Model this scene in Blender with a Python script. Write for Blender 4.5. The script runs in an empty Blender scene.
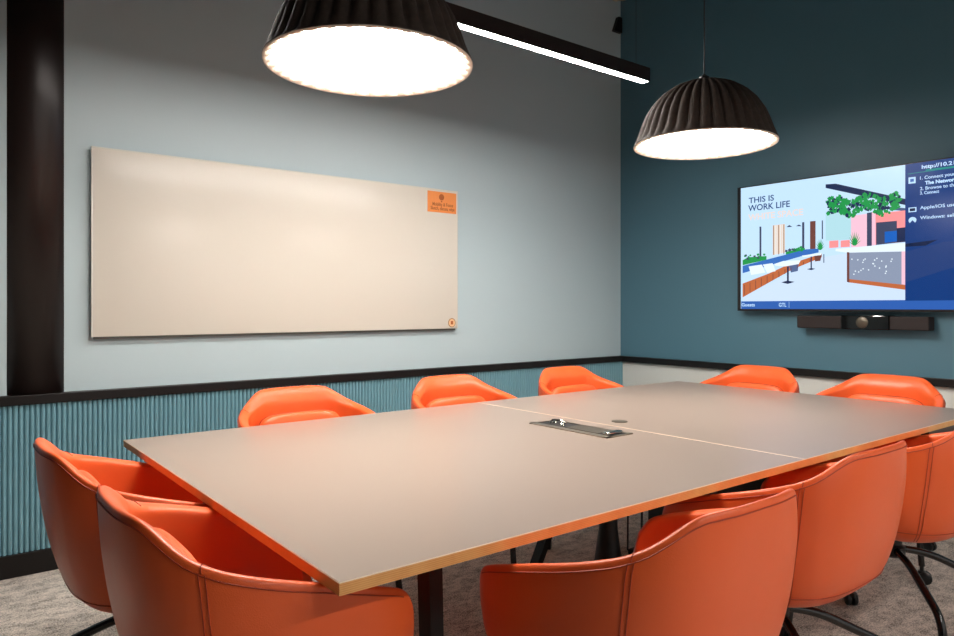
import bpy, bmesh, math, random
from mathutils import Vector, Matrix
random.seed(7)
S = bpy.context.scene
COL = S.collection
PI = math.pi
R = math.radians

# ------------------------------------------------------------------ camera
cam_d = bpy.data.cameras.new('camera')
cam = bpy.data.objects.new('camera', cam_d)
COL.objects.link(cam)
cam_d.sensor_width = 36.0
cam_d.lens = 36.0 * 709 / 954
cam_d.shift_y = -12.0 / 954
cam_d.clip_start = 0.05
cam.location = (0, 0, 1.19)
cam.rotation_euler = (R(90), 0, R(51.9 - 90))
S.camera = cam

# ------------------------------------------------------------------ light levels, exposure
LAMP_L = 33.0      # radiance of the pendant diffusers
BAR_L = 130.0       # radiance of the linear lights
SCREEN_L = 1.0
FILL_L = 1.0     # glowing pane added unseen behind the camera as fill light
WARM = (1.0, 0.90, 0.80)
BARC = (1.0, 0.93, 0.87)
w = bpy.data.worlds.new('world')
S.world = w
w.use_nodes = True
w.node_tree.nodes['Background'].inputs[0].default_value = (0.6, 0.7, 0.8, 1)
w.node_tree.nodes['Background'].inputs[1].default_value = 0.3
S.view_settings.view_transform = 'Standard'
S.view_settings.look = 'None'
S.view_settings.exposure = 0.12
S.view_settings.gamma = 1.0
S.view_settings.use_curve_mapping = False


# ------------------------------------------------------------------ materials
def lin(c):
    return tuple(((x / 255) / 12.92 if x / 255 <= 0.04045 else ((x / 255 + 0.055) / 1.055) ** 2.4) for x in c) + (1,)


def mat(name, rgb, rough=0.5, metal=0.0, spec=0.5, noise=None, bump=None, coat=0.0, sheen=0.0):
    """rgb in sRGB 0-255; noise=(scale, amount) varies the colour; bump=(scale, strength)"""
    m = bpy.data.materials.new(name)
    m.use_nodes = True
    nt = m.node_tree
    b = nt.nodes['Principled BSDF']
    c = lin(rgb)
    b.inputs['Base Color'].default_value = c
    b.inputs['Roughness'].default_value = rough
    b.inputs['Metallic'].default_value = metal
    b.inputs['Specular IOR Level'].default_value = spec
    b.inputs['Coat Weight'].default_value = coat
    b.inputs['Sheen Weight'].default_value = sheen
    tc = nt.nodes.new('ShaderNodeTexCoord')
    if noise:
        n = nt.nodes.new('ShaderNodeTexNoise')
        n.inputs['Scale'].default_value = noise[0]
        n.inputs['Detail'].default_value = 4
        r = nt.nodes.new('ShaderNodeValToRGB')
        a = noise[1]
        r.color_ramp.elements[0].position = 0.3
        r.color_ramp.elements[1].position = 0.7
        r.color_ramp.elements[0].color = (c[0] * (1 - a), c[1] * (1 - a), c[2] * (1 - a), 1)
        r.color_ramp.elements[1].color = (min(1, c[0] * (1 + a)), min(1, c[1] * (1 + a)), min(1, c[2] * (1 + a)), 1)
        nt.links.new(tc.outputs['Object'], n.inputs['Vector'])
        nt.links.new(n.outputs['Fac'], r.inputs['Fac'])
        nt.links.new(r.outputs['Color'], b.inputs['Base Color'])
    if bump:
        n = nt.nodes.new('ShaderNodeTexNoise')
        n.inputs['Scale'].default_value = bump[0]
        n.inputs['Detail'].default_value = 3
        bp = nt.nodes.new('ShaderNodeBump')
        bp.inputs['Strength'].default_value = bump[1]
        bp.inputs['Distance'].default_value = 0.002
        nt.links.new(tc.outputs['Object'], n.inputs['Vector'])
        nt.links.new(n.outputs['Fac'], bp.inputs['Height'])
        nt.links.new(bp.outputs['Normal'], b.inputs['Normal'])
    return m


def emit(name, rgb, strength, rough=0.35, base=None, spec=0.5):
    m = bpy.data.materials.new(name)
    m.use_nodes = True
    b = m.node_tree.nodes['Principled BSDF']
    b.inputs['Base Color'].default_value = base or (0.02, 0.02, 0.02, 1)
    b.inputs['Roughness'].default_value = rough
    b.inputs['Specular IOR Level'].default_value = spec
    b.inputs['Emission Color'].default_value = (rgb[0], rgb[1], rgb[2], 1)
    b.inputs['Emission Strength'].default_value = strength
    return m


M = {}
M['wall_pale'] = mat('pale_blue_grey_paint', (190, 209, 215), 0.42, bump=(160, 0.08))
M['wall_teal'] = mat('deep_teal_paint', (80, 122, 140), 0.45, bump=(160, 0.08))
M['wall_dado'] = mat('off_white_paint', (214, 218, 214), 0.5)
M['wall_rear'] = mat('grey_paint', (110, 116, 120), 0.7)
M['ceiling'] = mat('dark_ceiling_paint', (40, 43, 46), 0.9)
M['flute'] = mat('teal_fluted_paint', (116, 162, 176), 0.45)
M['trim'] = mat('black_brown_trim', (18, 15, 15), 0.45, spec=0.35)
M['column'] = mat('dark_bronze_paint', (38, 28, 26), 0.34, spec=0.5)
M['beige'] = mat('beige_paint', (196, 186, 166), 0.6)
M['board'] = mat('whiteboard_glass', (226, 220, 208), 0.26, spec=0.35)
M['board_edge'] = mat('whiteboard_edge', (224, 224, 216), 0.25)
M['board_back'] = mat('whiteboard_back', (92, 94, 90), 0.6)
M['sticker'] = mat('orange_paper', (244, 152, 82), 0.5)
M['sticker_ink'] = mat('brown_ink', (176, 92, 36), 0.5)
M['sticker_pale'] = mat('peach_paper', (240, 196, 150), 0.5)
M['sticker_grey'] = mat('grey_brown_ink', (150, 120, 92), 0.5)
M['laminate'] = mat('beige_laminate', (143, 128, 117), 0.28, spec=0.5, noise=(600, 0.03))
M['plyline'] = mat('pale_bevel', (238, 216, 190), 0.4)
M['metal_dark'] = mat('black_powder_coat', (14, 13, 14), 0.5, spec=0.5)
M['tube'] = mat('black_gloss_tube', (14, 13, 14), 0.22, spec=0.6)
M['rubber'] = mat('black_plastic', (15, 15, 17), 0.4)
M['felt'] = mat('dark_brown_felt', (64, 53, 46), 0.7, noise=(60, 0.22), bump=(300, 0.4))
M['rim'] = mat('grey_beige_rim', (226, 212, 196), 0.6)
M['cable'] = mat('dark_cable', (60, 62, 66), 0.5)
M['housing'] = mat('dark_brown_aluminium', (52, 44, 42), 0.4, metal=0.2)
M['nickel'] = mat('brushed_nickel', (158, 148, 132), 0.3, metal=0.9)
M['nickel_dark'] = mat('dark_brushed_metal', (96, 90, 80), 0.4, metal=0.7)
M['chrome'] = mat('chrome', (220, 220, 214), 0.12, metal=1.0)
M['panel_leg'] = mat('black_board', (24, 22, 23), 0.45)
M['end_wood'] = mat('dark_brown_board', (70, 50, 46), 0.5)
M['bezel'] = mat('black_bezel', (14, 15, 20), 0.3)
M['bar_cloth'] = mat('charcoal_speaker_cloth', (34, 25, 25), 0.7)
M['bar_gloss'] = mat('black_gloss_lens_cover', (8, 9, 11), 0.06, spec=0.7)
M['white'] = mat('white_plastic', (226, 222, 210), 0.4)
M['lamp_glow'] = emit('pendant_diffuser_glow', WARM, LAMP_L)
M['bar_glow'] = emit('linear_diffuser_glow', BARC, BAR_L)


def leather():
    m = mat('orange_leather', (228, 97, 46), 0.36, spec=0.4)
    nt = m.node_tree
    b = nt.nodes['Principled BSDF']
    tc = nt.nodes.new('ShaderNodeTexCoord')
    v = nt.nodes.new('ShaderNodeTexVoronoi')
    v.inputs['Scale'].default_value = 420
    n = nt.nodes.new('ShaderNodeTexNoise')
    n.inputs['Scale'].default_value = 7
    n.inputs['Detail'].default_value = 3
    mx = nt.nodes.new('ShaderNodeMath')
    mx.operation = 'MULTIPLY_ADD'
    mx.inputs[1].default_value = 0.06
    nt.links.new(tc.outputs['Object'], v.inputs['Vector'])
    nt.links.new(tc.outputs['Object'], n.inputs['Vector'])
    nt.links.new(v.outputs['Distance'], mx.inputs[0])
    nt.links.new(n.outputs['Fac'], mx.inputs[2])
    bp = nt.nodes.new('ShaderNodeBump')
    bp.inputs['Strength'].default_value = 0.35
    bp.inputs['Distance'].default_value = 0.006
    nt.links.new(mx.outputs[0], bp.inputs['Height'])
    nt.links.new(bp.outputs['Normal'], b.inputs['Normal'])
    return m


M['leather'] = leather()
M['thread'] = mat('rust_stitching', (172, 62, 28), 0.55)


def plywood():
    m = mat('birch_plywood_edge', (226, 160, 92), 0.5)
    nt = m.node_tree
    b = nt.nodes['Principled BSDF']
    tc = nt.nodes.new('ShaderNodeTexCoord')
    sp = nt.nodes.new('ShaderNodeSeparateXYZ')
    ma = nt.nodes.new('ShaderNodeMath')
    ma.operation = 'MULTIPLY'
    ma.inputs[1].default_value = 1750.0
    si = nt.nodes.new('ShaderNodeMath')
    si.operation = 'SINE'
    n = nt.nodes.new('ShaderNodeTexNoise')
    n.inputs['Scale'].default_value = 30
    ad = nt.nodes.new('ShaderNodeMath')
    ad.operation = 'MULTIPLY_ADD'
    ad.inputs[1].default_value = 0.35
    r = nt.nodes.new('ShaderNodeValToRGB')
    r.color_ramp.elements[0].position = 0.1
    r.color_ramp.elements[1].position = 0.9
    r.color_ramp.elements[0].color = lin((220, 152, 86))
    r.color_ramp.elements[1].color = lin((236, 180, 110))
    nt.links.new(tc.outputs['Object'], sp.inputs[0])
    nt.links.new(tc.outputs['Object'], n.inputs['Vector'])
    nt.links.new(sp.outputs['Z'], ma.inputs[0])
    nt.links.new(ma.outputs[0], si.inputs[0])
    nt.links.new(si.outputs[0], ad.inputs[0])
    nt.links.new(n.outputs['Fac'], ad.inputs[2])
    nt.links.new(ad.outputs[0], r.inputs['Fac'])
    nt.links.new(r.outputs['Color'], b.inputs['Base Color'])
    return m


M['ply'] = plywood()


def carpet():
    m = mat('distressed_grey_carpet', (120, 112, 104), 0.95, spec=0.1)
    nt = m.node_tree
    b = nt.nodes['Principled BSDF']
    tc = nt.nodes.new('ShaderNodeTexCoord')
    mp = nt.nodes.new('ShaderNodeMapping')
    mp.inputs['Scale'].default_value = (1.0, 1.5, 1.0)
    mp.inputs['Rotation'].default_value = (0, 0, 0.35)
    n1 = nt.nodes.new('ShaderNodeTexNoise')
    n1.inputs['Scale'].default_value = 13
    n1.inputs['Detail'].default_value = 8
    n1.inputs['Roughness'].default_value = 0.82
    n2 = nt.nodes.new('ShaderNodeTexNoise')
    n2.inputs['Scale'].default_value = 180
    n2.inputs['Detail'].default_value = 2
    ad = nt.nodes.new('ShaderNodeMath')
    ad.operation = 'MULTIPLY_ADD'
    ad.inputs[1].default_value = 0.8
    r = nt.nodes.new('ShaderNodeValToRGB')
    r.color_ramp.elements[0].position = 0.72
    r.color_ramp.elements[1].position = 1.0
    r.color_ramp.elements[0].color = lin((112, 106, 100))
    r.color_ramp.elements[1].color = lin((232, 220, 208))
    nt.links.new(tc.outputs['Object'], mp.inputs[0])
    nt.links.new(mp.outputs[0], n1.inputs['Vector'])
    nt.links.new(tc.outputs['Object'], n2.inputs['Vector'])
    nt.links.new(n2.outputs['Fac'], ad.inputs[0])
    nt.links.new(n1.outputs['Fac'], ad.inputs[2])
    nt.links.new(ad.outputs[0], r.inputs['Fac'])
    nt.links.new(r.outputs['Color'], b.inputs['Base Color'])
    bp = nt.nodes.new('ShaderNodeBump')
    bp.inputs['Strength'].default_value = 0.6
    bp.inputs['Distance'].default_value = 0.004
    nt.links.new(n2.outputs['Fac'], bp.inputs['Height'])
    nt.links.new(bp.outputs['Normal'], b.inputs['Normal'])
    return m


M['carpet'] = carpet()


# ------------------------------------------------------------------ helpers
def mesh_obj(name, verts, faces, m, parent=None, smooth=False, idx=None):
    me = bpy.data.meshes.new(name)
    me.from_pydata([tuple(v) for v in verts], [], faces)
    for x in (m if isinstance(m, (list, tuple)) else [m]):
        me.materials.append(x)
    if idx:
        for p, i in zip(me.polygons, idx):
            p.material_index = i
    if smooth:
        for p in me.polygons:
            p.use_smooth = True
    me.update()
    o = bpy.data.objects.new(name, me)
    COL.objects.link(o)
    if parent:
        o.parent = parent
    return o


class MB:
    """collects shapes, then builds ONE mesh object"""

    def __init__(s):
        s.v, s.f = [], []

    def add(s, v, f):
        k = len(s.v)
        s.v += [tuple(x) for x in v]
        s.f += [tuple(i + k for i in q) for q in f]
        return s

    def box(s, x0, x1, y0, y1, z0, z1, bev=0.0, mx=None):
        bm = bmesh.new()
        bmesh.ops.create_cube(bm, size=1)
        for v in bm.verts:
            v.co = Vector(((x0 + x1) / 2 + v.co.x * (x1 - x0), (y0 + y1) / 2 + v.co.y * (y1 - y0), (z0 + z1) / 2 + v.co.z * (z1 - z0)))
        if bev:
            bmesh.ops.bevel(bm, geom=bm.edges[:], offset=bev, segments=2, profile=0.5, affect='EDGES')
        if mx is not None:
            bmesh.ops.transform(bm, matrix=mx, verts=bm.verts[:])
        bm.verts.ensure_lookup_table()
        s.add([v.co.copy() for v in bm.verts], [tuple(v.index for v in f.verts) for f in bm.faces])
        bm.free()
        return s

    def lathe(s, prof, c=(0, 0, 0), n=32, axis='z', caps=True):
        """prof = [(radius, height)]"""
        vs, fs = [], []
        for r, h in prof:
            for i in range(n):
                a = 2 * PI * i / n
                x, y = r * math.cos(a), r * math.sin(a)
                p = (x, y, h) if axis == 'z' else ((x, h, y) if axis == 'y' else (h, x, y))
                vs.append((p[0] + c[0], p[1] + c[1], p[2] + c[2]))
        for j in range(len(prof) - 1):
            for i in range(n):
                k = (i + 1) % n
                fs.append((j * n + i, j * n + k, (j + 1) * n + k, (j + 1) * n + i))
        if caps:
            fs.append(tuple(range(n))[::-1])
            fs.append(tuple((len(prof) - 1) * n + i for i in range(n)))
        return s.add(vs, fs)

    def tube(s, pts, r, n=10, closed=False):
        pts = [Vector(p) for p in pts]
        N = len(pts)
        vs, fs = [], []
        prev = None
        for i, p in enumerate(pts):
            if closed:
                t = pts[(i + 1) % N] - pts[i - 1]
            else:
                t = pts[min(i + 1, N - 1)] - pts[max(i - 1, 0)]
            t.normalize()
            up = prev if prev is not None else (Vector((0, 0, 1)) if abs(t.z) < 0.9 else Vector((1, 0, 0)))
            a = up - t * up.dot(t)
            if a.length < 1e-6:
                a = Vector((1, 0, 0)) - t * t.x
            a.normalize()
            prev = a
            b = t.cross(a)
            rr = r[i] if isinstance(r, (list, tuple)) else r
            for k in range(n):
                q = 2 * PI * k / n
                vs.append(p + a * math.cos(q) * rr + b * math.sin(q) * rr)
        for j in range(N if closed else N - 1):
            for k in range(n):
                l = (k + 1) % n
                j2 = (j + 1) % N
                fs.append((j * n + k, j * n + l, j2 * n + l, j2 * n + k))
        if not closed:
            fs.append(tuple(range(n))[::-1])
            fs.append(tuple((N - 1) * n + i for i in range(n)))
        return s.add(vs, fs)

    def build(s, name, m, parent=None, smooth=False):
        o = mesh_obj(name, s.v, s.f, m, parent)
        bm = bmesh.new()
        bm.from_mesh(o.data)
        bmesh.ops.recalc_face_normals(bm, faces=bm.faces[:])
        bm.to_mesh(o.data)
        bm.free()
        if smooth:
            o.data.shade_auto(smooth) if hasattr(o.data, 'shade_auto') else None
            for p in o.data.polygons:
                p.use_smooth = True
            try:
                o.data.set_sharp_from_angle(angle=R(smooth if smooth is not True else 40))
            except Exception:
                pass
        return o


def rounded_path(pts, rad, seg=6):
    """polyline with rounded corners"""
    pts = [Vector(p) for p in pts]
    out = [pts[0]]
    for i in range(1, len(pts) - 1):
        a, b, c = pts[i - 1], pts[i], pts[i + 1]
        d1 = (a - b).normalized()
        d2 = (c - b).normalized()
        p0, p2 = b + d1 * rad, b + d2 * rad
        for k in range(seg + 1):
            t = k / seg
            out.append(p0 * (1 - t) ** 2 + b * 2 * t * (1 - t) + p2 * t * t)
    out.append(pts[-1])
    return out


def tag(o, label=None, cat=None, group=None, kind=None):
    for k, v in (('label', label), ('category', cat), ('group', group), ('kind', kind)):
        if v:
            o[k] = v
    return o


def thing(name, label, cat, loc=(0, 0, 0), rz=0.0, group=None):
    o = bpy.data.objects.new(name, None)
    COL.objects.link(o)
    o.empty_display_size = 0.1
    o.location = loc
    o.rotation_euler = (0, 0, rz)
    return tag(o, label, cat, group)


def copy_tree(o, parent=None):
    c = o.copy()
    COL.objects.link(c)
    if parent:
        c.parent = parent
    for ch in [x for x in bpy.data.objects if x.parent == o]:
        copy_tree(ch, c)
    return c


def struct(o):
    return tag(o, kind='structure')


def text_mesh(body, size, m, name, parent=None, mx=None, width=None, bold=0.0, depth=0.0002):
    cu = bpy.data.curves.new('txt', 'FONT')
    cu.body = body
    cu.size = size
    cu.offset = bold
    cu.extrude = depth
    cu.resolution_u = 3
    o = bpy.data.objects.new('txt', cu)
    COL.objects.link(o)
    bpy.context.view_layer.update()
    me = bpy.data.meshes.new_from_object(o.evaluated_get(bpy.context.evaluated_depsgraph_get()))
    bpy.data.objects.remove(o)
    me.materials.clear()
    me.materials.append(m)
    if width:
        xs = [v.co.x for v in me.vertices]
        k = width / (max(xs) - min(xs))
        for v in me.vertices:
            v.co.x = (v.co.x - min(xs)) * k
    if mx is not None:
        me.transform(mx)
    me.name = name
    t = bpy.data.objects.new(name, me)
    COL.objects.link(t)
    if parent:
        t.parent = parent
    return t


# ------------------------------------------------------------------ room
XL, XR, YN, YU, ZC = -1.95, 4.38, -1.35, 3.735, 3.75
struct(MB().box(XL - 0.1, XR + 0.1, YN - 0.1, YU + 0.25, -0.1, 0).build('floor', M['carpet']))
struct(MB().box(XL - 0.1, XR + 0.1, YN - 0.1, YU + 0.25, ZC, ZC + 0.1).build('ceiling', M['ceiling']))
struct(MB().box(XL - 0.1, XR + 0.1, YU, YU + 0.1, 0, ZC).build('wall_left', M['wall_pale']))
struct(MB().box(XR, XR + 0.1, YN, YU, 0.775, ZC).build('wall_right', M['wall_teal']))
struct(MB().box(XR, XR + 0.1, YN, YU, 0, 0.775).build('wall_right_dado', M['wall_dado']))
WX0, WX1, WZ0, WZ1 = 0.5, 4.0, 0.45, 1.75  # opening for the added fill-light pane, out of view
b = MB()
b.box(XL, WX0, YN - 0.1, YN, 0, ZC)
b.box(WX1, XR, YN - 0.1, YN, 0, ZC)
b.box(WX0, WX1, YN - 0.1, YN, 0, WZ0)
b.box(WX0, WX1, YN - 0.1, YN, WZ1, ZC)
struct(b.build('wall_near', M['wall_rear']))
b = MB()
for x in (WX0, WX0 + 0.86, WX0 + 1.73, WX0 + 2.60, WX1 - 0.04):
    b.box(x, x + 0.04, YN - 0.08, YN + 0.01, WZ0, WZ1)
b.box(WX0, WX1, YN - 0.08, YN + 0.01, WZ0, WZ0 + 0.04)
b.box(WX0, WX1, YN - 0.08, YN + 0.01, WZ1 - 0.04, WZ1)
wn = struct(b.build('fill_frame_1', M['trim']))
pn = MB().box(WX0 + 0.02, WX1 - 0.02, YN - 0.05, YN - 0.04, WZ0 + 0.02, WZ1 - 0.02).build('fill_pane', emit('fill_pane_glow', (1.0, 0.95, 0.9), FILL_L, 0.5), wn)  # unseen glowing pane, added to light the near sides of the chairs
struct(MB().box(XL - 0.1, XL, YN, YU, 0, ZC).build('wall_rear', mat('dark_grey_paint', (58, 62, 66), 0.8)))

# fluted wainscot: half-round reeds on the lower left wall
v, f = [], []
pitch, depth, seg = 0.0208, 0.013, 7
xs = []
x = XL
while x < XR - pitch:
    for k in range(seg):
        a = PI * k / seg
        xs.append((x + pitch * (0.5 - 0.5 * math.cos(a)) * 0.90, YU - 0.020 - depth * math.sin(a) ** 0.8))
    x += pitch
xs.append((XR, YU - 0.022))
for px, py in xs:
    v += [(px, py, 0.098), (px, py, 0.758)]
for i in range(len(xs) - 1):
    f.append((2 * i, 2 * i + 1, 2 * i + 3, 2 * i + 2))
n = len(v)
v += [(XL, YU, 0.098), (XL, YU, 0.758), (XR, YU, 0.098), (XR, YU, 0.758)]
struct(mesh_obj('wall_left_fluted_panel', v, [tuple(reversed(q)) for q in f], M['flute']))

struct(MB().box(XL, XR - 0.03, 3.690, YU, 0.753, 0.796, 0.003).build('trim_1', M['trim']))
struct(MB().box(4.350, XR, YN, YU, 0.751, 0.796, 0.003).build('trim_2', M['trim']))
struct(MB().box(XL, XR - 0.015, 3.690, YU, 0, 0.100, 0.003).build('baseboard_left', M['trim']))
struct(MB().box(XR - 0.018, XR, YN, 3.69, 0, 0.100, 0.003).build('baseboard_right', M['trim']))

# bowed column face standing out of the left wall, above the rail
cx, half, bow = 0.407, 0.110, 0.04
rad = (half * half + bow * bow) / (2 * bow)
a0 = math.asin(half / rad)
v, f = [], []
NS = 28
for i in range(NS + 1):
    a = -a0 + 2 * a0 * i / NS
    px = cx + rad * math.sin(a)
    py = YU - (rad * math.cos(a) - (rad - bow))
    v += [(px, py, 0.797), (px, py, ZC)]
for i in range(NS):
    f.append((2 * i, 2 * i + 1, 2 * i + 3, 2 * i + 2))
v += [(cx + half, YU, 0.797), (cx + half, YU, ZC), (cx - half, YU, 0.797), (cx - half, YU, ZC)]
n = len(v)
f.append((n - 4, n - 3, n - 1, n - 2))
f.append(tuple([2 * i for i in range(NS + 1)]))
f.append(tuple([2 * i + 1 for i in range(NS, -1, -1)]))
col_o = mesh_obj('column', v, [tuple(reversed(q)) for q in f], M['column'], smooth=False)
for p in list(col_o.data.polygons)[:NS]:
    p.use_smooth = True
tag(col_o, 'dark brown bowed column rising from the rail at the left of the whiteboard', 'column', kind='structure')

# small fittings high in the corner
t = thing('service_pipe', 'beige pipe elbow high in the corner where the pale and teal walls meet', 'pipe', (4.30, 3.62, 3.57))
MB().tube(rounded_path([(0, 0.02, 0.18), (0, 0, 0.02), (-0.09, 0.0, -0.0)], 0.03), 0.032, 16).build('pipe', M['beige'], t, 40)
MB().lathe([(0.038, 0), (0.04, 0.004), (0.04, 0.03), (0.038, 0.034)], (-0.12, 0, 0), 20, 'x').build('pipe_collar', M['beige'], t, 40)
t = thing('wall_bracket', 'small dark triangular bracket on the pale wall high in the corner', 'bracket', (4.345, YU, 3.35))
mesh_obj('plate', [(-0.07, 0, 0), (0.02, 0, 0), (0.02, 0, 0.12), (-0.02, 0, 0.12), (-0.07, -0.03, 0), (0.02, -0.03, 0), (0.02, -0.03, 0.12), (-0.02, -0.03, 0.12)],
         [(0, 1, 2, 3), (7, 6, 5, 4), (0, 4, 5, 1), (1, 5, 6, 2), (2, 6, 7, 3), (3, 7, 4, 0)], M['trim'], t)

# ------------------------------------------------------------------ whiteboard
t = thing('whiteboard', 'wide frameless cream whiteboard mounted on the pale left wall', 'whiteboard', (1.683, 3.70, 1.488))
hw, hh = 1.056, 0.4425
MB().box(-hw, hw, 0, 0.010, -hh, hh, 0.0015).build('writing_surface', M['board'], t, 30)
MB().box(-hw + 0.01, hw - 0.01, 0.010, 0.035, -hh - 0.012, hh - 0.03).build('backing_frame', M['board_back'], t)
e = MB()
e.box(-hw - 0.002, hw + 0.002, -0.001, 0.010, hh - 0.001, hh + 0.004)
e.box(-hw - 0.004, -hw + 0.001, -0.001, 0.010, -hh, hh + 0.004)
e.box(hw - 0.001, hw + 0.004, -0.001, 0.010, -hh, hh + 0.004)
e.build('edge_trim', M['board_edge'], t)
MW = Matrix.Rotation(R(90), 4, 'X')          # text in XZ plane facing -Y
t = thing('orange_notice', 'orange notice card at the top right corner of the whiteboard', 'notice', (2.590, 3.6985, 1.847))
MB().box(-0.085, 0.139, -0.0006, 0.0006, -0.062, 0.070).build('card', M['sticker'], t)
MB().lathe([(0.020, 0), (0.020, 0.0005)], (0.022, -0.0014, 0.036), 24, 'y').build('emblem', M['sticker_ink'], t)
MB().box(0.017, 0.027, -0.0016, -0.0007, 0.004, 0.012).build('emblem_base', M['sticker_ink'], t)
text_mesh('Mobility & Focus', 0.03, M['sticker_ink'], 'lettering', t, Matrix.Translation((-0.048, -0.0012, -0.020)) @ MW, 0.16, 0.0006)
text_mesh('Sketch, discuss, wipe', 0.03, M['sticker_ink'], 'lettering', t, Matrix.Translation((-0.062, -0.0012, -0.046)) @ MW, 0.186, 0.0006)
t = thing('round_sticker', 'small round peach sticker at the lower right corner of the whiteboard', 'sticker', (2.694, 3.6985, 1.082))
MB().lathe([(0.030, 0), (0.030, 0.0007)], (0, -0.0005, 0), 32, 'y').build('disc', M['sticker_pale'], t)
MB().tube([(0.027 * math.cos(a * PI / 16), -0.0008, 0.027 * math.sin(a * PI / 16)) for a in range(32)], 0.0022, 5, True).build('ring', M['sticker_grey'], t)
MB().box(-0.009, 0.009, -0.0015, -0.0004, -0.011, 0.011).build('mark', M['sticker_ink'], t)

# ------------------------------------------------------------------ television
SX = 4.300
T = thing('television', 'large wall mounted television showing an office lounge picture on the teal wall', 'television', (SX, 2.656, 1.158))
# local frame of the set: u runs along -Y, v up; the panel faces -X
W_, H_ = 1.455, 0.822


def uv(u, v, d=0.0):
    return (-d, -u, v)


MB().box(0.002, 0.030, -W_, 0, 0, H_, 0.002).build('bezel', M['bezel'], T)
MB().box(0.030, 0.078, -W_ + 0.12, -0.12, 0.05, H_ - 0.08).build('back_housing', M['bezel'], T)
bz = MB()
bz.box(-0.004, 0.004, -0.0225, 0, 0, H_)
bz.box(-0.004, 0.004, -W_, -W_ + 0.0225, 0, H_)
bz.box(-0.004, 0.004, -W_, 0, 0, 0.013)
bz.box(-0.004, 0.004, -W_, 0, H_ - 0.006, H_)
bz.build('front_frame', M['bezel'], T)
palette = {
    'bg': (196, 228, 255), 'navy': (24, 40, 78), 'navy2': (70, 92, 130), 'paleteal': (178, 222, 232), 'salmon': (255, 150, 152), 'pinkpale': (246, 196, 216),
    'slate': (62, 70, 98), 'blue': (20, 96, 190), 'white': (232, 246, 255), 'greyc': (140, 152, 176), 'woodc': (192, 104, 60), 'woodd': (112, 66, 60),
    'tan': (232, 208, 188), 'green': (30, 150, 74), 'blue2': (52, 110, 190), 'floorw': (206, 226, 250), 'slateb': (84, 104, 146),
    'bar': (44, 94, 176), 'over': (10, 56, 122), 'overd': (6, 28, 66), 'overc': (34, 62, 120), 'tealg': (20, 140, 130), 'text': (190, 224, 255),
    'ink': (34, 64, 120), 'faint': (236, 220, 214)}
PM = {k: emit('screen_' + k, lin(c)[:3], SCREEN_L, 0.22, (0.004, 0.004, 0.005, 1), 0.2) for k, c in palette.items()}
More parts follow.
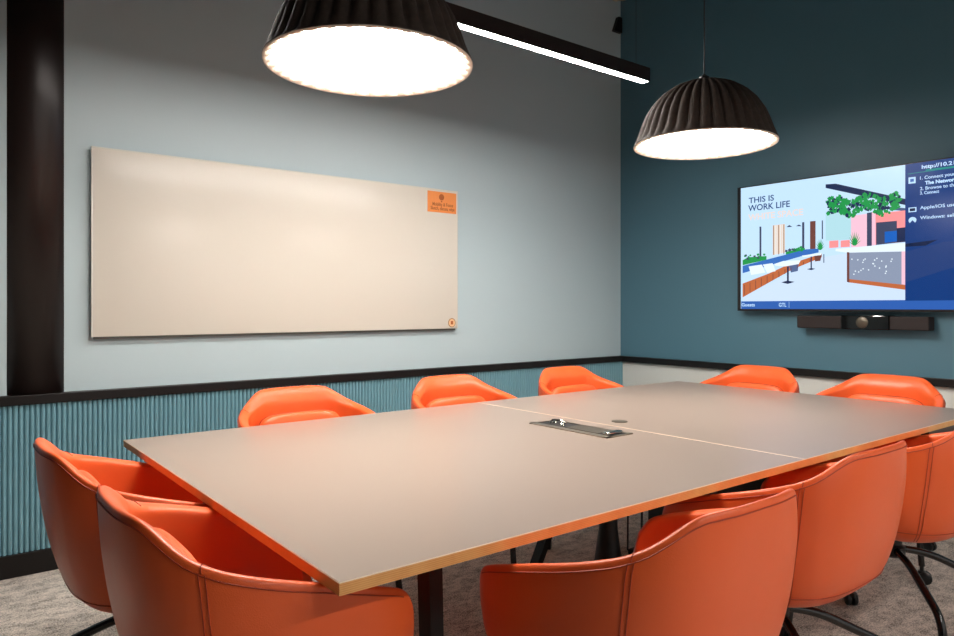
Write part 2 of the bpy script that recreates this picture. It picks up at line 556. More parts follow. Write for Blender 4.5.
picture = [
    ('navy', [(0.585, 0.767), (0.645, 0.763), (1.027, 0.626), (1.027, 0.592), (0.585, 0.745)]),
    ('navy2', [(0.585, 0.669), (1.027, 0.575), (1.027, 0.558), (0.585, 0.656)]),
    ('paleteal', [(0.585, 0.595), (0.734, 0.579), (0.734, 0.423), (0.585, 0.426)]),
    ('salmon', [(0.734, 0.561), (1.027, 0.563), (1.027, 0.388), (0.734, 0.376)]),
    ('pinkpale', [(0.734, 0.561), (0.823, 0.565), (0.823, 0.377), (0.734, 0.376)]),
    ('slate', [(0.823, 0.57), (0.85, 0.571), (0.85, 0.379), (0.823, 0.375)]),
    ('pinkpale', [(0.85, 0.571), (0.87, 0.571), (0.87, 0.381), (0.85, 0.379)]),
    ('slate', [(0.873, 0.509), (0.983, 0.509), (0.983, 0.387), (0.873, 0.381)]),
    ('blue', [(0.919, 0.453), (0.988, 0.454), (0.988, 0.394), (0.919, 0.39)]),
    ('navy', [(0.983, 0.468), (1.027, 0.469), (1.027, 0.388), (0.983, 0.387)]),
    ('floorw', [(0.37, 0.242), (0.544, 0.325), (0.716, 0.345), (0.716, 0.171), (1.027, 0.122), (1.027, 0.064), (0.037, 0.065), (0.037, 0.089)]),
    ('white', [(0.645, 0.374), (1.027, 0.382), (1.027, 0.328), (0.716, 0.345), (0.645, 0.36)]),
    ('greyc', [(0.722, 0.346), (1.027, 0.335), (1.027, 0.149), (0.722, 0.191)]),
    ('pinkpale', [(1.007, 0.336), (1.027, 0.335), (1.027, 0.149), (1.007, 0.153)]),
    ('woodc', [(0.722, 0.191), (1.027, 0.149), (1.027, 0.122), (0.722, 0.171)]),
    ('woodd', [(0.711, 0.35), (0.725, 0.348), (0.725, 0.169), (0.711, 0.175)]),
    ('slate', [(0.157, 0.549), (0.17, 0.548), (0.17, 0.351), (0.157, 0.348)]),
    ('slate', [(0.441, 0.551), (0.455, 0.551), (0.455, 0.381), (0.441, 0.378)]),
    ('tan', [(0.248, 0.549), (0.33, 0.551), (0.33, 0.369), (0.248, 0.358)]),
    ('woodd', [(0.491, 0.552), (0.525, 0.552), (0.525, 0.382), (0.491, 0.379)]),
    ('slate', [(0.563, 0.551), (0.57, 0.55), (0.57, 0.439), (0.563, 0.437)]),
    ('green', [(0.037, 0.336), (0.077, 0.354), (0.206, 0.355), (0.206, 0.331), (0.037, 0.303)]),
    ('green', [(0.336, 0.375), (0.459, 0.39), (0.459, 0.375), (0.336, 0.355)]),
    ('blue2', [(0.037, 0.299), (0.468, 0.382), (0.544, 0.381), (0.544, 0.358), (0.429, 0.339), (0.037, 0.25)]),
    ('woodc', [(0.037, 0.181), (0.227, 0.243), (0.35, 0.293), (0.563, 0.35), (0.563, 0.328), (0.37, 0.257), (0.037, 0.089)]),
    ('white', [(0.081, 0.293), (0.175, 0.301), (0.198, 0.248), (0.099, 0.236)]),
    ('white', [(0.181, 0.301), (0.248, 0.307), (0.269, 0.255), (0.211, 0.244)]),
    ('slateb', [(0.356, 0.285), (0.42, 0.293), (0.414, 0.25), (0.37, 0.242)]),
    ('white', [(0.259, 0.301), (0.32, 0.317), (0.433, 0.316), (0.42, 0.293), (0.33, 0.282), (0.269, 0.289)]),
    ('navy', [(0.344, 0.281), (0.356, 0.281), (0.356, 0.184), (0.344, 0.185)]),
    ('navy', [(0.306, 0.182), (0.346, 0.192), (0.394, 0.183), (0.35, 0.171)]),
    ('woodd', [(0.518, 0.338), (0.563, 0.342), (0.555, 0.306), (0.522, 0.304)]),
    ('white', [(0.439, 0.344), (0.563, 0.355), (0.559, 0.341), (0.449, 0.334)]),
    ('navy', [(0.495, 0.335), (0.503, 0.335), (0.503, 0.256), (0.495, 0.256)]),
    ('navy', [(0.472, 0.259), (0.499, 0.265), (0.525, 0.259), (0.499, 0.252)]),
    ('navy', [(0.574, 0.346), (0.579, 0.345), (0.579, 0.293), (0.574, 0.294)]),
    ('salmon', [(0.609, 0.423), (0.663, 0.423), (0.663, 0.381), (0.609, 0.38)]),
    ('salmon', [(0.676, 0.42), (0.729, 0.421), (0.729, 0.38), (0.676, 0.38)]),
    ('slate', [(0.34, 0.529), (0.36, 0.541), (0.38, 0.528)]),
    ('slate', [(0.402, 0.53), (0.422, 0.539), (0.441, 0.526)]),
    ('bar', [(0.028, 0.063), (1.262, 0.066), (1.262, 0.011), (0.028, 0.014)]),
    ('over', [(1.027, 0.816), (1.262, 0.813), (1.262, 0.063), (1.027, 0.061)]),
    ('overd', [(1.027, 0.377), (1.188, 0.389), (1.129, 0.36), (1.027, 0.36)]),
    ('overc', [(1.027, 0.333), (1.217, 0.374), (1.262, 0.384), (1.262, 0.29), (1.027, 0.163)]),
    ('tealg', [(1.129, 0.773), (1.262, 0.77), (1.262, 0.763), (1.129, 0.767)]),
]
names = list(PM)
v, f, idx = [], [], []


def poly(pts, c, lay):
    k = len(v)
    for (a, b) in pts:
        v.append(uv(a, b, 0.00012 * lay))
    f.append(tuple(range(k, k + len(pts))))
    idx.append(names.index(c))


poly([(0.0225, 0.013), (W_ - 0.0225, 0.013), (W_ - 0.0225, H_ - 0.006), (0.0225, H_ - 0.006)], 'bg', 0)
RE = W_ - 0.0225
lay = 1
for c, pts in picture:
    pts = [((RE if a >= 1.262 else a), (0.816 if b > 0.800 else b)) for a, b in pts]
    pts = [(a, 0.013 if b < 0.016 else b) for a, b in pts]
    poly(pts, c, lay)
    lay += 1
# hanging greenery and pot plants: clusters of leaf shapes
rg = random.Random(3)
for k in range(330):
    s_ = rg.random()
    u0 = 0.60 + s_ * 0.40
    v0 = 0.628 + rg.uniform(-0.05, 0.05) + 0.02 * math.sin(s_ * 14) - 0.018 * s_
    r_ = rg.uniform(0.008, 0.017)
    a_ = rg.random() * PI
    poly([(u0 + r_ * math.cos(a_ + q * PI / 2) * (1 if q % 2 else 0.6), v0 + r_ * math.sin(a_ + q * PI / 2)) for q in range(4)],
         'green' if rg.random() > 0.25 else 'navy', lay + k * 0.012)
lay += 4
for k in range(7):       # folds of the curtain, seat cushions on the bench
    poly([(0.252 + k * 0.0115, 0.36), (0.256 + k * 0.0115, 0.36), (0.256 + k * 0.0115, 0.548), (0.252 + k * 0.0115, 0.548)], 'woodd' if k % 3 == 0 else 'white', 1 + k * 0.1 + 20)
for k in range(26):      # planter foliage behind the bench
    u0 = 0.05 + 0.15 * rg.random() if k % 2 else 0.34 + 0.12 * rg.random()
    v0 = (0.345 + 0.06 * (u0 - 0.05)) + rg.uniform(-0.008, 0.022) + (0.012 if u0 > 0.3 else 0)
    r_ = rg.uniform(0.008, 0.014)
    poly([(u0 + r_ * math.cos(q * PI / 2 + k), v0 + r_ * 0.8 * math.sin(q * PI / 2 + k)) for q in range(4)], 'green' if k % 3 else 'slate', lay + 0.2)
for k in range(12):      # slats of the timber bench front
    u0 = 0.05 + k * 0.04
    v1_ = 0.181 + (u0 - 0.037) * 0.33
    poly([(u0, v1_ - 0.08 + k * 0.005), (u0 + 0.004, v1_ - 0.08 + k * 0.005), (u0 + 0.004, v1_ - 0.012), (u0, v1_ - 0.012)], 'woodd', lay + 0.3)
for k in range(9):
    a_ = PI * (0.12 + 0.76 * k / 8)
    poly([(0.757 - 0.006, 0.385), (0.757 + 0.006, 0.385), (0.757 + 0.042 * math.cos(a_), 0.385 + 0.085 * math.sin(a_))], 'green', lay + k * 0.1)
    poly([(0.555 - 0.006, 0.372), (0.555 + 0.006, 0.372), (0.555 + 0.032 * math.cos(a_), 0.372 + 0.07 * math.sin(a_))], 'green', lay + k * 0.1)
for k in range(24):      # bright dots on the counter front
    u0, v0 = 0.74 + 0.22 * rg.random(), 0.31 - 0.10 * rg.random()
    r_ = 0.0042
    poly([(u0 + r_ * math.cos(q * PI / 3), v0 + r_ * math.sin(q * PI / 3)) for q in range(6)], 'white', lay + 1)
# icons on the dark panel
poly([(1.044, 0.707), (1.080, 0.706), (1.080, 0.741), (1.044, 0.742)], 'text', lay + 1)
poly([(1.053, 0.716), (1.071, 0.716), (1.071, 0.732), (1.053, 0.732)], 'bar', lay + 2)
poly([(1.044, 0.549), (1.084, 0.549), (1.084, 0.575), (1.044, 0.575)], 'text', lay + 1)
poly([(1.050, 0.554), (1.078, 0.554), (1.078, 0.570), (1.050, 0.570)], 'overd', lay + 2)
poly([(1.064 + 0.020 * math.cos(R(q)), 0.504 + 0.018 * math.sin(R(q))) for q in range(-50, 231, 20)] + [(1.064, 0.504)], 'text', lay + 1)
poly([(1.040, 0.760), (RE, 0.764), (RE, 0.770), (1.040, 0.763)], 'tealg', lay + 1)
poly([(0.358, 0.022), (0.360, 0.022), (0.360, 0.060), (0.358, 0.060)], 'text', lay + 1)
scr = mesh_obj('screen', v, f, [PM[k] for k in names], T, idx=idx)
MT = Matrix(((0, 0, -1, 0), (-1, 0, 0, 0), (0, 1, 0, 0), (0, 0, 0, 1)))   # text x -> -Y, y -> Z, facing -X
TD = 0.00012 * (lay + 6)


def scr_text(body, u, v_, size, width, c='text', bold=0.0004):
    text_mesh(body, size, PM[c], 'screen_lettering', scr, Matrix.Translation((-TD - 0.0003, -u, v_)) @ MT, width, bold)


scr_text('THIS IS', 0.084, 0.708, 0.052, 0.175, 'ink', 0.0008)
scr_text('WORK LIFE', 0.080, 0.656, 0.056, 0.285, 'ink', 0.0008)
scr_text('WHITE SPACE', 0.080, 0.596, 0.056, 0.37, 'faint', 0.0014)
scr_text('http://10.21.90.14', 1.110, 0.780, 0.028, 0.25, 'text', 0.0008)
scr_text('1. Connect your device to', 1.102, 0.722, 0.025, 0.27, 'text')
scr_text('The Network', 1.126, 0.692, 0.026, 0.155, 'text', 0.0012)
scr_text('2. Browse to the address', 1.102, 0.664, 0.025, 0.26, 'text')
scr_text('3. Connect', 1.102, 0.640, 0.024, 0.092, 'text', 0.0006)
scr_text('Apple/iOS use Airplay', 1.102, 0.560, 0.025, 0.26, 'text')
scr_text('Windows: select Cast', 1.102, 0.505, 0.025, 0.26, 'text')
scr_text('Guests', 0.032, 0.030, 0.030, 0.095, 'text', 0.0006)
scr_text('GTL', 0.292, 0.028, 0.034, 0.05, 'text', 0.0006)

t = thing('video_bar', 'black video conferencing bar mounted under the television', 'video bar', (4.28, 1.865, 1.055))
MB().box(0, 0.085, 0.105, 0.375, 0, 0.076, 0.006).build('speaker_grille', M['bar_cloth'], t)
MB().box(0, 0.085, -0.358, -0.160, 0, 0.076, 0.006).build('speaker_grille', M['bar_cloth'], t)
MB().box(-0.004, 0.085, -0.160, 0.105, -0.002, 0.080, 0.004).build('lens_cover', M['bar_gloss'], t)
MB().lathe([(0.030, 0), (0.034, 0.003), (0.034, 0.006), (0.026, 0.007), (0.022, 0.003)], (-0.010, -0.015, 0.040), 32, 'x').build('lens_ring', M['nickel_dark'], t, 40)
MB().box(0.085, 0.100, -0.10, 0.10, 0.01, 0.06).build('mount', M['bezel'], t)

# ------------------------------------------------------------------ linear lights


def linear_light(x0, x1, y, z, label, wires, name='linear_light'):
    t = thing(name, label, 'light fixture', ((x0 + x1) / 2, y, z), 0, 'linear lights')
    L = (x1 - x0) / 2
    b = MB()
    b.box(-L, L, -0.030, -0.022, 0, 0.075)
    b.box(-L, L, 0.022, 0.030, 0, 0.075)
    b.box(-L, L, -0.022, 0.022, 0.010, 0.075)
    b.box(-L, -L + 0.004, -0.022, 0.022, 0, 0.010)
    b.box(L - 0.004, L, -0.022, 0.022, 0, 0.010)
    b.build('housing', M['housing'], t)
    MB().box(-L + 0.004, L - 0.004, -0.0215, 0.0215, 0.001, 0.008).build('diffuser', M['bar_glow'], t)
    for wx in wires:
        MB().tube([(wx - (x0 + x1) / 2, 0, 0.075), (wx - (x0 + x1) / 2, 0, ZC - z)], 0.0012, 6).build('suspension_wire', M['cable'], t)
    return t


linear_light(0.55, 3.205, 2.55, 2.445, 'slim black linear light hung behind the two pendant lamps', (0.85, 3.12))

linear_light(0.6, 3.2, -0.80, 2.30, 'slim black linear light added unseen behind the camera as fill, along the near wall', (0.8, 3.0))  # extra unseen bar, added to brighten the near side of chairs and table

# ------------------------------------------------------------------ pendants


def pendant():
    t = thing('pendant_lamp', '', 'pendant lamp', (0, 0, 0), 0, 'ribbed bell pendants over the table')
    prof = [(0.300, 0.000), (0.303, 0.004), (0.300, 0.012), (0.293, 0.03), (0.283, 0.055), (0.270, 0.095), (0.252, 0.14), (0.224, 0.185),
            (0.184, 0.228), (0.135, 0.262), (0.085, 0.282), (0.045, 0.290), (0.012, 0.292)]
    prof = [(a, b * 0.965) for a, b in prof]
    NR = 36
    SEG = NR * 8
    v, f = [], []

    def ring(r, h, amp):
        k = len(v)
        for i in range(SEG):
            a = 2 * PI * i / SEG
            c = abs(math.sin(NR * a / 2))          # soft folds with sharp valleys
            rr = r - amp * (1 - c ** 0.8)
            v.append((rr * math.cos(a), rr * math.sin(a), h))
        return k
    rings = []
    for j, (r, h) in enumerate(prof):
        amp = 0.0 if j < 2 else 0.018 * min(1, j / 4) * min(1, r / 0.12)
        rings.append(ring(r, h, amp))
    inner = []
    for (r, h) in inner:
        rings.insert(0, ring(r, h, 0.0))
    for p, q in zip(rings[:-1], rings[1:]):
        for i in range(SEG):
            j = (i + 1) % SEG
            f.append((p + i, p + j, q + j, q + i))
    f.append(tuple(rings[-1] + i for i in range(SEG)))
    n0 = len(f)
    sh = mesh_obj('shade', v, f, M['felt'], t, smooth=True)
    # scalloped inner lip
    v, f = [], []
    for i in range(SEG):
        a = 2 * PI * i / SEG
        c = abs(math.sin(NR * a / 2))
        for r, h in ((0.3025, 0.003), (0.3015, -0.0015), (0.2975, -0.0015), (0.284 - 0.020 * (1 - c), 0.007), (0.283 - 0.020 * (1 - c), 0.020)):
            v.append((r * math.cos(a), r * math.sin(a), h))
    for i in range(SEG):
        j = (i + 1) % SEG
        for k in range(4):
            f.append((5 * i + k, 5 * i + k + 1, 5 * j + k + 1, 5 * j + k))
    mesh_obj('scalloped_lip', v, f, M['rim'], t, smooth=True)
    MB().lathe([(0.001, 0.0095), (0.286, 0.0095), (0.286, 0.0125), (0.001, 0.0125)], (0, 0, 0), 96).build('diffuser', M['lamp_glow'], t)
    MB().lathe([(0.020, 0.288), (0.020, 0.300), (0.010, 0.306), (0.005, 0.312)], (0, 0, 0), 20).build('cap', M['metal_dark'], t, 40)
    MB().tube([(0, 0, 0.30), (0, 0, ZC - 1.893)], 0.0028, 8).build('cord', M['cable'], t)
    return t


pd = pendant()
pd.location = (1.035, 1.83, 1.893)
pd['label'] = 'large dark ribbed bell pendant hanging nearest, over the left half of the table'
p2 = copy_tree(pd)
p2.location = (2.70, 1.83, 1.893)
p2['label'] = 'dark ribbed bell pendant hanging in front of the teal wall beside the television'

# ------------------------------------------------------------------ table
X0, X1, Y0, Y1, TZ = 0.535, 3.572, 1.045, 2.607, 0.740
XM = 2.045
TB = thing('conference_table', 'long beige conference table with plywood edge surrounded by orange chairs', 'table', ((X0 + X1) / 2, (Y0 + Y1) / 2, 0))
ox, oy = -(X0 + X1) / 2, -(Y0 + Y1) / 2


def top_half(x0, x1, hole=None):
    x0 += ox
    x1 += ox
    y0, y1 = Y0 + oy, Y1 + oy
    c = 0.0016
    r3 = [(x0, y0), (x1, y0), (x1, y1), (x0, y1)]
    r4 = [(x0 + c, y0 + c), (x1 - c, y0 + c), (x1 - c, y1 - c), (x0 + c, y1 - c)]
    v = [(a, b, TZ - 0.022) for a, b in r3] + [(a, b, TZ - 0.0018) for a, b in r3] + [(a, b, TZ) for a, b in r4]
    f = [(3, 2, 1, 0)]
    idx = [1]
    for k in range(4):
        l = (k + 1) % 4
        f.append((k, l, l + 4, k + 4))
        idx.append(1)
        f.append((k + 4, l + 4, l + 8, k + 8))
        idx.append(2)
    f.append((8, 9, 10, 11))
    idx.append(0)
    mesh_obj('tabletop', v, f, [M['laminate'], M['ply'], M['plyline']], TB, idx=idx)


top_half(X0, XM - 0.0012)
top_half(XM + 0.0012, X1)


def leg_bar(p0, p1, w0, w1, d0, d1, name='leg', m=None):
    """tapered rectangular leg from p0 (top) to p1 (foot)"""
    v = []
    for (p, ww, dd) in ((p0, w0, d0), (p1, w1, d1)):
        for sx, sy in ((-1, -1), (1, -1), (1, 1), (-1, 1)):
            v.append((p[0] + ox + sx * ww / 2, p[1] + oy + sy * dd / 2, p[2]))
    return MB().add(v, [(0, 1, 2, 3), (7, 6, 5, 4)] + [(k, k + 4, (k + 1) % 4 + 4, (k + 1) % 4) for k in range(4)]).build(name, m or M['metal_dark'], TB)


ZU = TZ - 0.022
leg_bar((0.89, 1.31, ZU), (0.85, 1.22, 0.0), 0.036, 0.030, 0.050, 0.036)
leg_bar((0.90, 2.34, ZU), (0.86, 2.44, 0.0), 0.036, 0.030, 0.050, 0.036)
leg_bar((2.28, 2.12, ZU), (2.07, 2.27, 0.0), 0.040, 0.034, 0.050, 0.044)
leg_bar((2.28, 1.53, ZU), (2.07, 1.38, 0.0), 0.040, 0.034, 0.050, 0.044)
fr = MB()
for (a, b, c, d) in ((0.88, 0.92, 1.16, 2.48), (2.26, 2.30, 1.16, 2.48), (0.92, 3.06, 1.50, 1.54), (0.92, 3.06, 2.10, 2.14)):
    fr.box(a + ox, b + ox, c + oy, d + oy, ZU - 0.042, ZU)
fr.build('under_frame', M['metal_dark'], TB)
MB().box(3.10 + ox, 3.40 + ox, 1.09 + oy, 1.12 + oy, 0.60, ZU, 0.002).build('end_apron', M['end_wood'], TB)
MB().box(3.06 + ox, 3.10 + ox, 1.62 + oy, 2.42 + oy, 0.0, ZU, 0.002).build('panel_leg', M['panel_leg'], TB)
MB().box(3.052 + ox, 3.0595 + ox, 2.27 + oy, 2.30 + oy, 0.16, 0.20, 0.003).build('panel_tag', M['white'], TB)
# cable riser to the floor with hanging leads
cxr, cyr = 2.29 + ox, 2.02 + oy
MB().lathe([(0.030, ZU), (0.034, 0.50), (0.040, 0.25), (0.060, 0.10), (0.085, 0.0)], (cxr, cyr, 0), 16).build('cable_riser', M['rubber'], TB, 40)
cb = MB()
for q, (dx, dy) in enumerate(((0.06, -0.04), (0.09, -0.09), (0.12, -0.07))):
    cb.tube(rounded_path([(cxr + dx, cyr + dy, ZU), (cxr + dx + 0.02, cyr + dy, 0.35 + 0.05 * q), (cxr + dx * 0.9, cyr + dy - 0.02, 0.16)], 0.08), 0.004, 6)
cb.build('hanging_lead', M['rubber'], TB, 40)
MB().box(cxr + 0.05, cxr + 0.13, cyr - 0.14, cyr - 0.06, 0.10, 0.17, 0.01).build('plug_block', M['rubber'], TB)

# power module let into the top
pm = MB()
bx0, bx1, by0, by1 = 1.832 + ox, 1.968 + ox, 1.622 + oy, 2.012 + oy
z = TZ
pm.box(bx0, bx1, by0, by0 + 0.012, z, z + 0.003)
pm.box(bx0, bx1, by1 - 0.012, by1, z, z + 0.003)
pm.box(bx0, bx0 + 0.030, by0, by1, z, z + 0.003)
pm.box(bx1 - 0.012, bx1, by0, by1, z, z + 0.003)
PMOD = pm.build('power_module', M['nickel'], TB)
MB().box(bx0 + 0.030, bx1 - 0.012, by0 + 0.012, by1 - 0.012, z, z + 0.0012).build('socket_well', M['rubber'], PMOD)
MB().box(bx0 + 0.036, bx1 - 0.016, by0 + 0.075, by0 + 0.235, z + 0.0013, z + 0.0035, 0.0008).build('lid', M['nickel_dark'], PMOD)
MB().box(bx0 + 0.034, bx1 - 0.020, by0 + 0.028, by0 + 0.052, z + 0.001, z + 0.012, 0.004).build('lid_handle', M['chrome'], PMOD, 40)
for k, (ya, xa) in enumerate(((0.262, 0.05), (0.290, 0.075), (0.335, 0.08))):
    MB().lathe([(0.009, 0), (0.009, 0.004), (0.006, 0.007)], (bx0 + xa, by0 + ya, z + 0.001), 16).build('socket', M['chrome'], PMOD, 40)
MB().tube(rounded_path([(bx0 + 0.06, by1 - 0.05, z + 0.004), (bx0 + 0.07, by1 - 0.055, z + 0.016), (bx0 + 0.10, by1 - 0.065, z + 0.012), (bx0 + 0.105, by1 - 0.09, z + 0.004)], 0.008), 0.004, 8).build('data_lead', M['chrome'], PMOD, 40)
MB().lathe([(0.031, TZ), (0.031, TZ + 0.002), (0.027, TZ + 0.003), (0.001, TZ + 0.003)], (2.140 + ox, 1.83 + oy, 0), 32).build('cable_grommet', M['nickel_dark'], TB, 30)

# ------------------------------------------------------------------ chairs
A_, BB, BF, NE = 0.300, 0.285, 0.270, 3.0     # half width, back depth, front depth, squareness
ZB = 0.425                                     # underside of the shell
TH = 0.034                                     # shell thickness


def plan(a):
    """a: 0 at back centre, +-pi at front centre; unit rim outline"""
    s, c = math.sin(a), math.cos(a)
    x = A_ * math.copysign(abs(s) ** (2 / NE), s)
    y = -(BB if c > 0 else BF) * math.copysign(abs(c) ** (2 / NE), c)
    return x, y


fine = [plan(PI * i / 4000) for i in range(4001)]
arc = [0.0]
for i in range(4000):
    arc.append(arc[-1] + math.dist(fine[i], fine[i + 1]))
LT = arc[-1]


def at_len(l):
    s = abs(l)
    lo, hi = 0, 4000
    while hi - lo > 1:
        mid = (lo + hi) // 2
        if arc[mid] <= s:
            lo = mid
        else:
            hi = mid
    k = (s - arc[lo]) / max(1e-9, arc[hi] - arc[lo])
    x = fine[lo][0] * (1 - k) + fine[hi][0] * k
    y = fine[lo][1] * (1 - k) + fine[hi][1] * k
    return (math.copysign(x, l) if l else 0.0, y)


HT = [(0, 0.846), (0.12, 0.845), (0.165, 0.842), (0.19, 0.834), (0.21, 0.823), (0.235, 0.805), (0.26, 0.788), (0.285, 0.776), (0.31, 0.766), (0.40, 0.738), (0.50, 0.709), (0.60, 0.679),
      (0.64, 0.665), (0.663, 0.652), (0.680, 0.630), (0.692, 0.615), (0.704, 0.560), (0.718, 0.520), (0.740, 0.492), (0.78, 0.480), (2, 0.477)]


def interp(tab, x):
    for (a, p), (b, q) in zip(tab[:-1], tab[1:]):
        if x <= b:
            k = (x - a) / (b - a)
            return p + (q - p) * k
    return tab[-1][1]


def rim_h(l):
    return interp(HT, abs(l))


GT = [(0.425, 0.42), (0.429, 0.54), (0.438, 0.655), (0.454, 0.755), (0.480, 0.835), (0.518, 0.893), (0.572, 0.938), (0.645, 0.972), (0.72, 0.992), (0.78, 0.998), (0.86, 1.0)]
GX = [(0.70, 1.0), (0.74, 0.985), (0.78, 0.945), (0.82, 0.885), (0.86, 0.845)]     # the back narrows towards its top


def rim_w(l):
    return interp([(0, 0.052), (0.20, 0.050), (0.30, 0.042), (0.45, 0.037), (2, 0.036)], abs(l))


def rim_drop(l):
    return interp([(0, 0.052), (0.19, 0.048), (0.27, 0.022), (0.40, 0.008), (2, 0.006)], abs(l))


def surf(l, z, off=0.0):
    """point on the shell: l along the outline, z height, off = inward offset"""
    x, y = at_len(l)
    g = interp(GT, z)
    e = 1e-3
    x1, y1 = at_len(min(LT, abs(l) + e))
    x0, y0 = at_len(max(0, abs(l) - e))
    sgn = 1 if l >= 0 else -1
    tx, ty = (x1 - x0), (y1 - y0)
    if abs(l) < 2e-3:
        nx, ny = 0, -1
    elif abs(l) > LT - 2e-3:
        nx, ny = 0, 1
    else:
        d = math.hypot(tx, ty)
        tx, ty = abs(tx) / d * (1 if x1 >= x0 else -1), ty / d
        nx, ny = ty, -tx
        # tangent runs from back towards front on the +x side: outward normal
        nx, ny = (ty, -tx)
        nx *= sgn
    gy = g if y < 0 else g + (1 - g) * 0.6 * min(1.0, (z - 0.425) / 0.05) * min(1.0, y / 0.12)
    px, py = x * g * interp(GX, z) - nx * off, y * gy - ny * off
    # the back leans rearward a little with height
    py -= 0.020 * max(0.0, (z - 0.55)) / 0.3 * max(0.0, -y / BB)
    return Vector((px, py, z))


def lens():
    L = []
    for (a, b, n) in ((0, 0.16, 5), (0.16, 0.34, 14), (0.34, 0.64, 10), (0.64, 0.76, 14), (0.76, LT, 8)):
        for k in range(n):
            L.append(a + (b - a) * k / n)
    L.append(LT)
    return L


def shell():
    half = lens()
    full = [-l for l in reversed(half[1:])] + half[:-1]       # closed loop
    n = len(full)
    v, f, rings = [], [], []
    SEAT = 0.450

    def add_ring(fn):
        k = len(v)
        for l in full:
            v.append(fn(l))
        rings.append(k)
    zb = [0.425, 0.427, 0.432, 0.440, 0.452, 0.468, 0.486, 0.510]
    for z in zb:
        add_ring(lambda l, z=z: surf(l, min(z, rim_h(l) - 0.016 + 0.01 * (z - 0.452))))
    NV = 9
    for j in range(1, NV + 1):
        add_ring(lambda l, j=j: surf(l, min(0.51, rim_h(l) - 0.0155) + (rim_h(l) - 0.012 - min(0.51, rim_h(l) - 0.0155)) * j / NV))
    # padded rim: high at its outer edge, sloping inwards, widest along the back
    for fo, fz in ((0.03, -0.004), (0.16, 0.0), (0.45, 0.22), (0.75, 0.60), (0.95, 1.0)):
        add_ring(lambda l, fo=fo, fz=fz: surf(l, rim_h(l) - (0.004 if fz < 0 else fz * rim_drop(l)), fo * rim_w(l)))
    for k, (dz, fo) in enumerate(((0.014, 1.0), (0.032, 0.92), (0.055, 0.78))):
        add_ring(lambda l, dz=dz, fo=fo: surf(l, max(SEAT + 0.004 * (3 - k), rim_h(l) - rim_drop(l) - dz), rim_w(l) * fo + TH * (1 - fo)))
    for j in (4, 3, 2, 1):
        add_ring(lambda l, j=j: surf(l, SEAT + (max(SEAT + 0.004, rim_h(l) - rim_drop(l) - 0.06) - SEAT) * j / 5, TH * (1 + 0.06 * (5 - j))))
    add_ring(lambda l: surf(l, SEAT, TH * 1.3))
    for p, q in zip(rings[:-1], rings[1:]):
        for i in range(n):
            j = (i + 1) % n
            f.append((p + i, p + j, q + j, q + i))
    f.append(tuple(rings[0] + i for i in range(n))[::-1])
    f.append(tuple(rings[-1] + i for i in range(n)))
    return v, f


def soft_block(hx, hy, hz, nx=10, ny=8, p=4.0, q=2.6):
    """pillow-like rounded block: superellipsoid"""
    v, f = [], []
    NU, NV = 36, 16

    def sp(x, e):
        return math.copysign(abs(x) ** e, x)
    for j in range(NV + 1):
        b = -PI / 2 + PI * j / NV
        for i in range(NU):
            a = 2 * PI * i / NU
            v.append((hx * sp(math.cos(b), 2 / q) * sp(math.cos(a), 2 / p), hy * sp(math.cos(b), 2 / q) * sp(math.sin(a), 2 / p), hz * sp(math.sin(b), 2 / q)))
    for j in range(NV):
        for i in range(NU):
            k = (i + 1) % NU
            f.append((j * NU + i, j * NU + k, (j + 1) * NU + k, (j + 1) * NU + i))
    return v, f


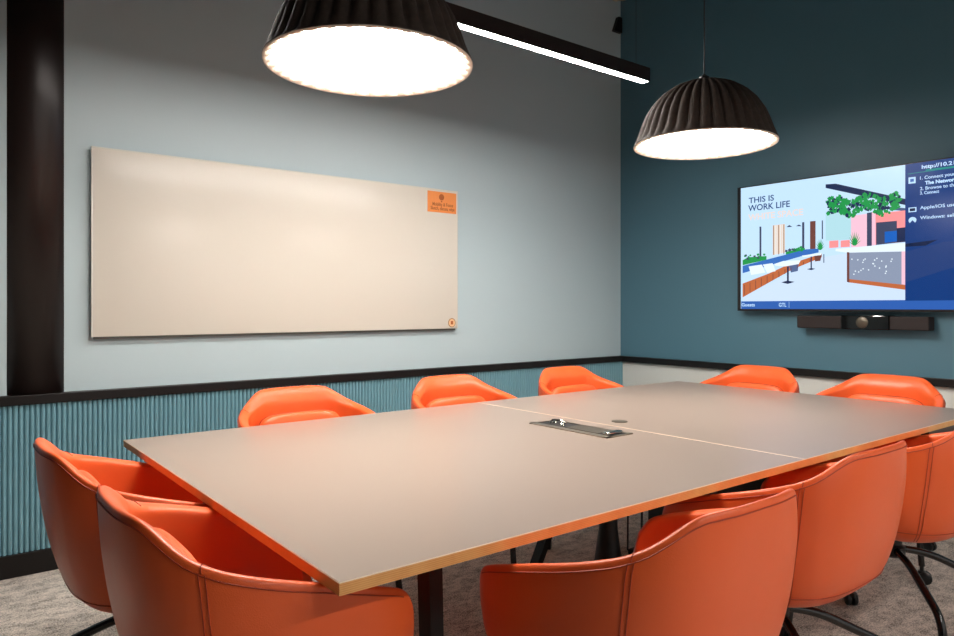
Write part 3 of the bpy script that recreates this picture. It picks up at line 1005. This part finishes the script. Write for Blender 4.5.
def make_chair():
    t = thing('conference_chair', '', 'chair', (0, 0, 0), 0, 'orange leather chairs around the conference table')
    v, f = shell()
    sh = MB().add(v, f).build('shell', M['leather'], t)
    for p in sh.data.polygons:
        p.use_smooth = len(p.vertices) == 4
    sm = sh.modifiers.new('round', 'SUBSURF')
    sm.levels = sm.render_levels = 1
    # stitched seams
    s = MB()
    rimpts = []
    ls = [-0.645 + 1.29 * k / 90 for k in range(91)]
    s.tube([surf(l, rim_h(l) - 0.015, -0.0006) for l in ls], 0.0014, 5)
    for l0 in (-0.285, 0.285):
        for d in (-0.005, 0.005):
            s.tube([surf(l0 + d, 0.452 + (rim_h(l0) - 0.466) * k / 14, -0.0006) for k in range(15)], 0.0011, 5)
        s.tube([surf(l0, rim_h(l0) - 0.012, -0.0004), surf(l0, rim_h(l0) - 0.003, 0.001), surf(l0, rim_h(l0) + 0.0004, 0.16 * rim_w(l0)), surf(l0, rim_h(l0) - 0.22 * rim_drop(l0) + 0.0006, 0.45 * rim_w(l0)), surf(l0, rim_h(l0) - 0.6 * rim_drop(l0) + 0.0004, 0.75 * rim_w(l0))], 0.0011, 5)
    s.tube([surf(l, 0.484, -0.0002) for l in [-0.62 + 1.24 * k / 70 for k in range(71)]], 0.0013, 5)
    s.build('stitching', M['thread'], t)
    # seat cushion
    v, f = soft_block(0.232, 0.222, 0.034, p=4.5, q=3.0)
    c = MB().add([(a, b + 0.010, z + 0.480) for a, b, z in v], f).build('seat_cushion', M['leather'], t, 180)
    # lumbar cushion leaning on the back
    v, f = soft_block(0.182, 0.034, 0.105, p=3.2, q=4.5)
    mx = Matrix.Translation((0, -0.188, 0.642)) @ Matrix.Rotation(R(7), 4, 'X')
    lc = MB().add([mx @ Vector(p) for p in v], f).build('lumbar_cushion', M['leather'], t, 180)
    MB().tube([mx @ Vector((0.1825 * math.copysign(abs(math.cos(a)) ** 0.45, math.cos(a)), 0.0, 0.1055 * math.copysign(abs(math.sin(a)) ** 0.45, math.sin(a)))) for a in [2 * PI * k / 60 for k in range(60)]],
              0.0022, 6, True).build('piping', M['thread'], lc, 40)
    # swivel column and four-legged base
    MB().lathe([(0.075, 0.424), (0.075, 0.402), (0.030, 0.392), (0.030, 0.365), (0.040, 0.358), (0.040, 0.330), (0.030, 0.322)], (0, 0, 0), 24).build('swivel_hub', M['metal_dark'], t, 40)
    for k in range(4):
        a = R(45 + 90 * k)
        c_, s_ = math.cos(a), math.sin(a)
        path = [(0.02 * c_, 0.02 * s_, 0.350), (0.12 * c_, 0.12 * s_, 0.335), (0.325 * c_, 0.325 * s_, 0.240), (0.345 * c_, 0.345 * s_, 0.075)]
        lg = MB().tube(rounded_path(path, 0.05, 6), 0.0125, 10).build('leg', M['tube'], t, 60)
        w = MB()
        px, py = 0.345 * c_, 0.345 * s_
        w.lathe([(0.008, 0.045), (0.008, 0.078)], (px, py, 0), 10)
        wa = a + 0.9 * k
        for sgn in (-1, 1):
            d = Vector((-math.sin(wa), math.cos(wa), 0))
            cc = Vector((px, py, 0.027)) + d * 0.012 * sgn + Vector((math.cos(wa), math.sin(wa), 0)) * 0.012
            prof = [(0.0, -0.009), (0.022, -0.009), (0.026, -0.006), (0.027, 0), (0.026, 0.006), (0.022, 0.009), (0.0, 0.009)]
            vs, fs = [], []
            e1, e2 = Vector((math.cos(wa), math.sin(wa), 0)), Vector((0, 0, 1))
            n_ = 20
            for r_, h_ in prof:
                for i in range(n_):
                    q = 2 * PI * i / n_
                    vs.append(cc + d * h_ + e1 * r_ * math.cos(q) + e2 * r_ * math.sin(q))
            for j in range(len(prof) - 1):
                for i in range(n_):
                    kk = (i + 1) % n_
                    fs.append((j * n_ + i, j * n_ + kk, (j + 1) * n_ + kk, (j + 1) * n_ + i))
            w.add(vs, fs)
        w.box(px - 0.014, px + 0.014, py - 0.014, py + 0.014, 0.036, 0.056, 0.004)
        w.build('caster', M['rubber'], lg, 40)
    return t


# x, y, facing (0 = faces +Y), label
CH = [
    (1.252, 2.60, 180, 'orange chair beyond the table under the whiteboard, leftmost against the fluted panel'),
    (2.065, 2.60, 180, 'orange chair beyond the power module, middle one against the fluted panel'),
    (2.88, 2.60, 180, 'orange chair behind the table nearest the room corner, against the fluted panel'),
    (3.55, 2.21, 90, 'orange chair at the far table end, the one nearer the room corner'),
    (3.55, 1.515, 90, 'orange chair at the far table end below the television video bar'),
    (1.178, 0.98, 0, 'large orange chair in the foreground at the near long side, seen from behind'),
    (1.88, 1.05, 0, 'orange chair on the near side of the table, middle one of three in a row'),
    (2.66, 1.05, 0, 'orange chair at the near long side, cut by the right edge of the photo'),
    (0.53, 2.07, -90, 'orange chair at the left table end, the one nearer the fluted panel'),
    (0.56, 1.405, -90, 'orange chair at the left table end in the foreground, below the near table corner'),
]
proto = make_chair()
for i, (x, y, a, lab) in enumerate(CH):
    o = proto if i == 0 else copy_tree(proto)
    o.location = (x, y, 0)
    o.rotation_euler = (0, 0, R(a))
    o['label'] = lab
    for ch in [c for c in bpy.data.objects if c.parent == o and c.name.split('.')[0] == 'leg']:
        ch.rotation_euler = (0, 0, R((-12, 30, 8, -20, 15, 0, 6, 0, 10, -15)[i]))
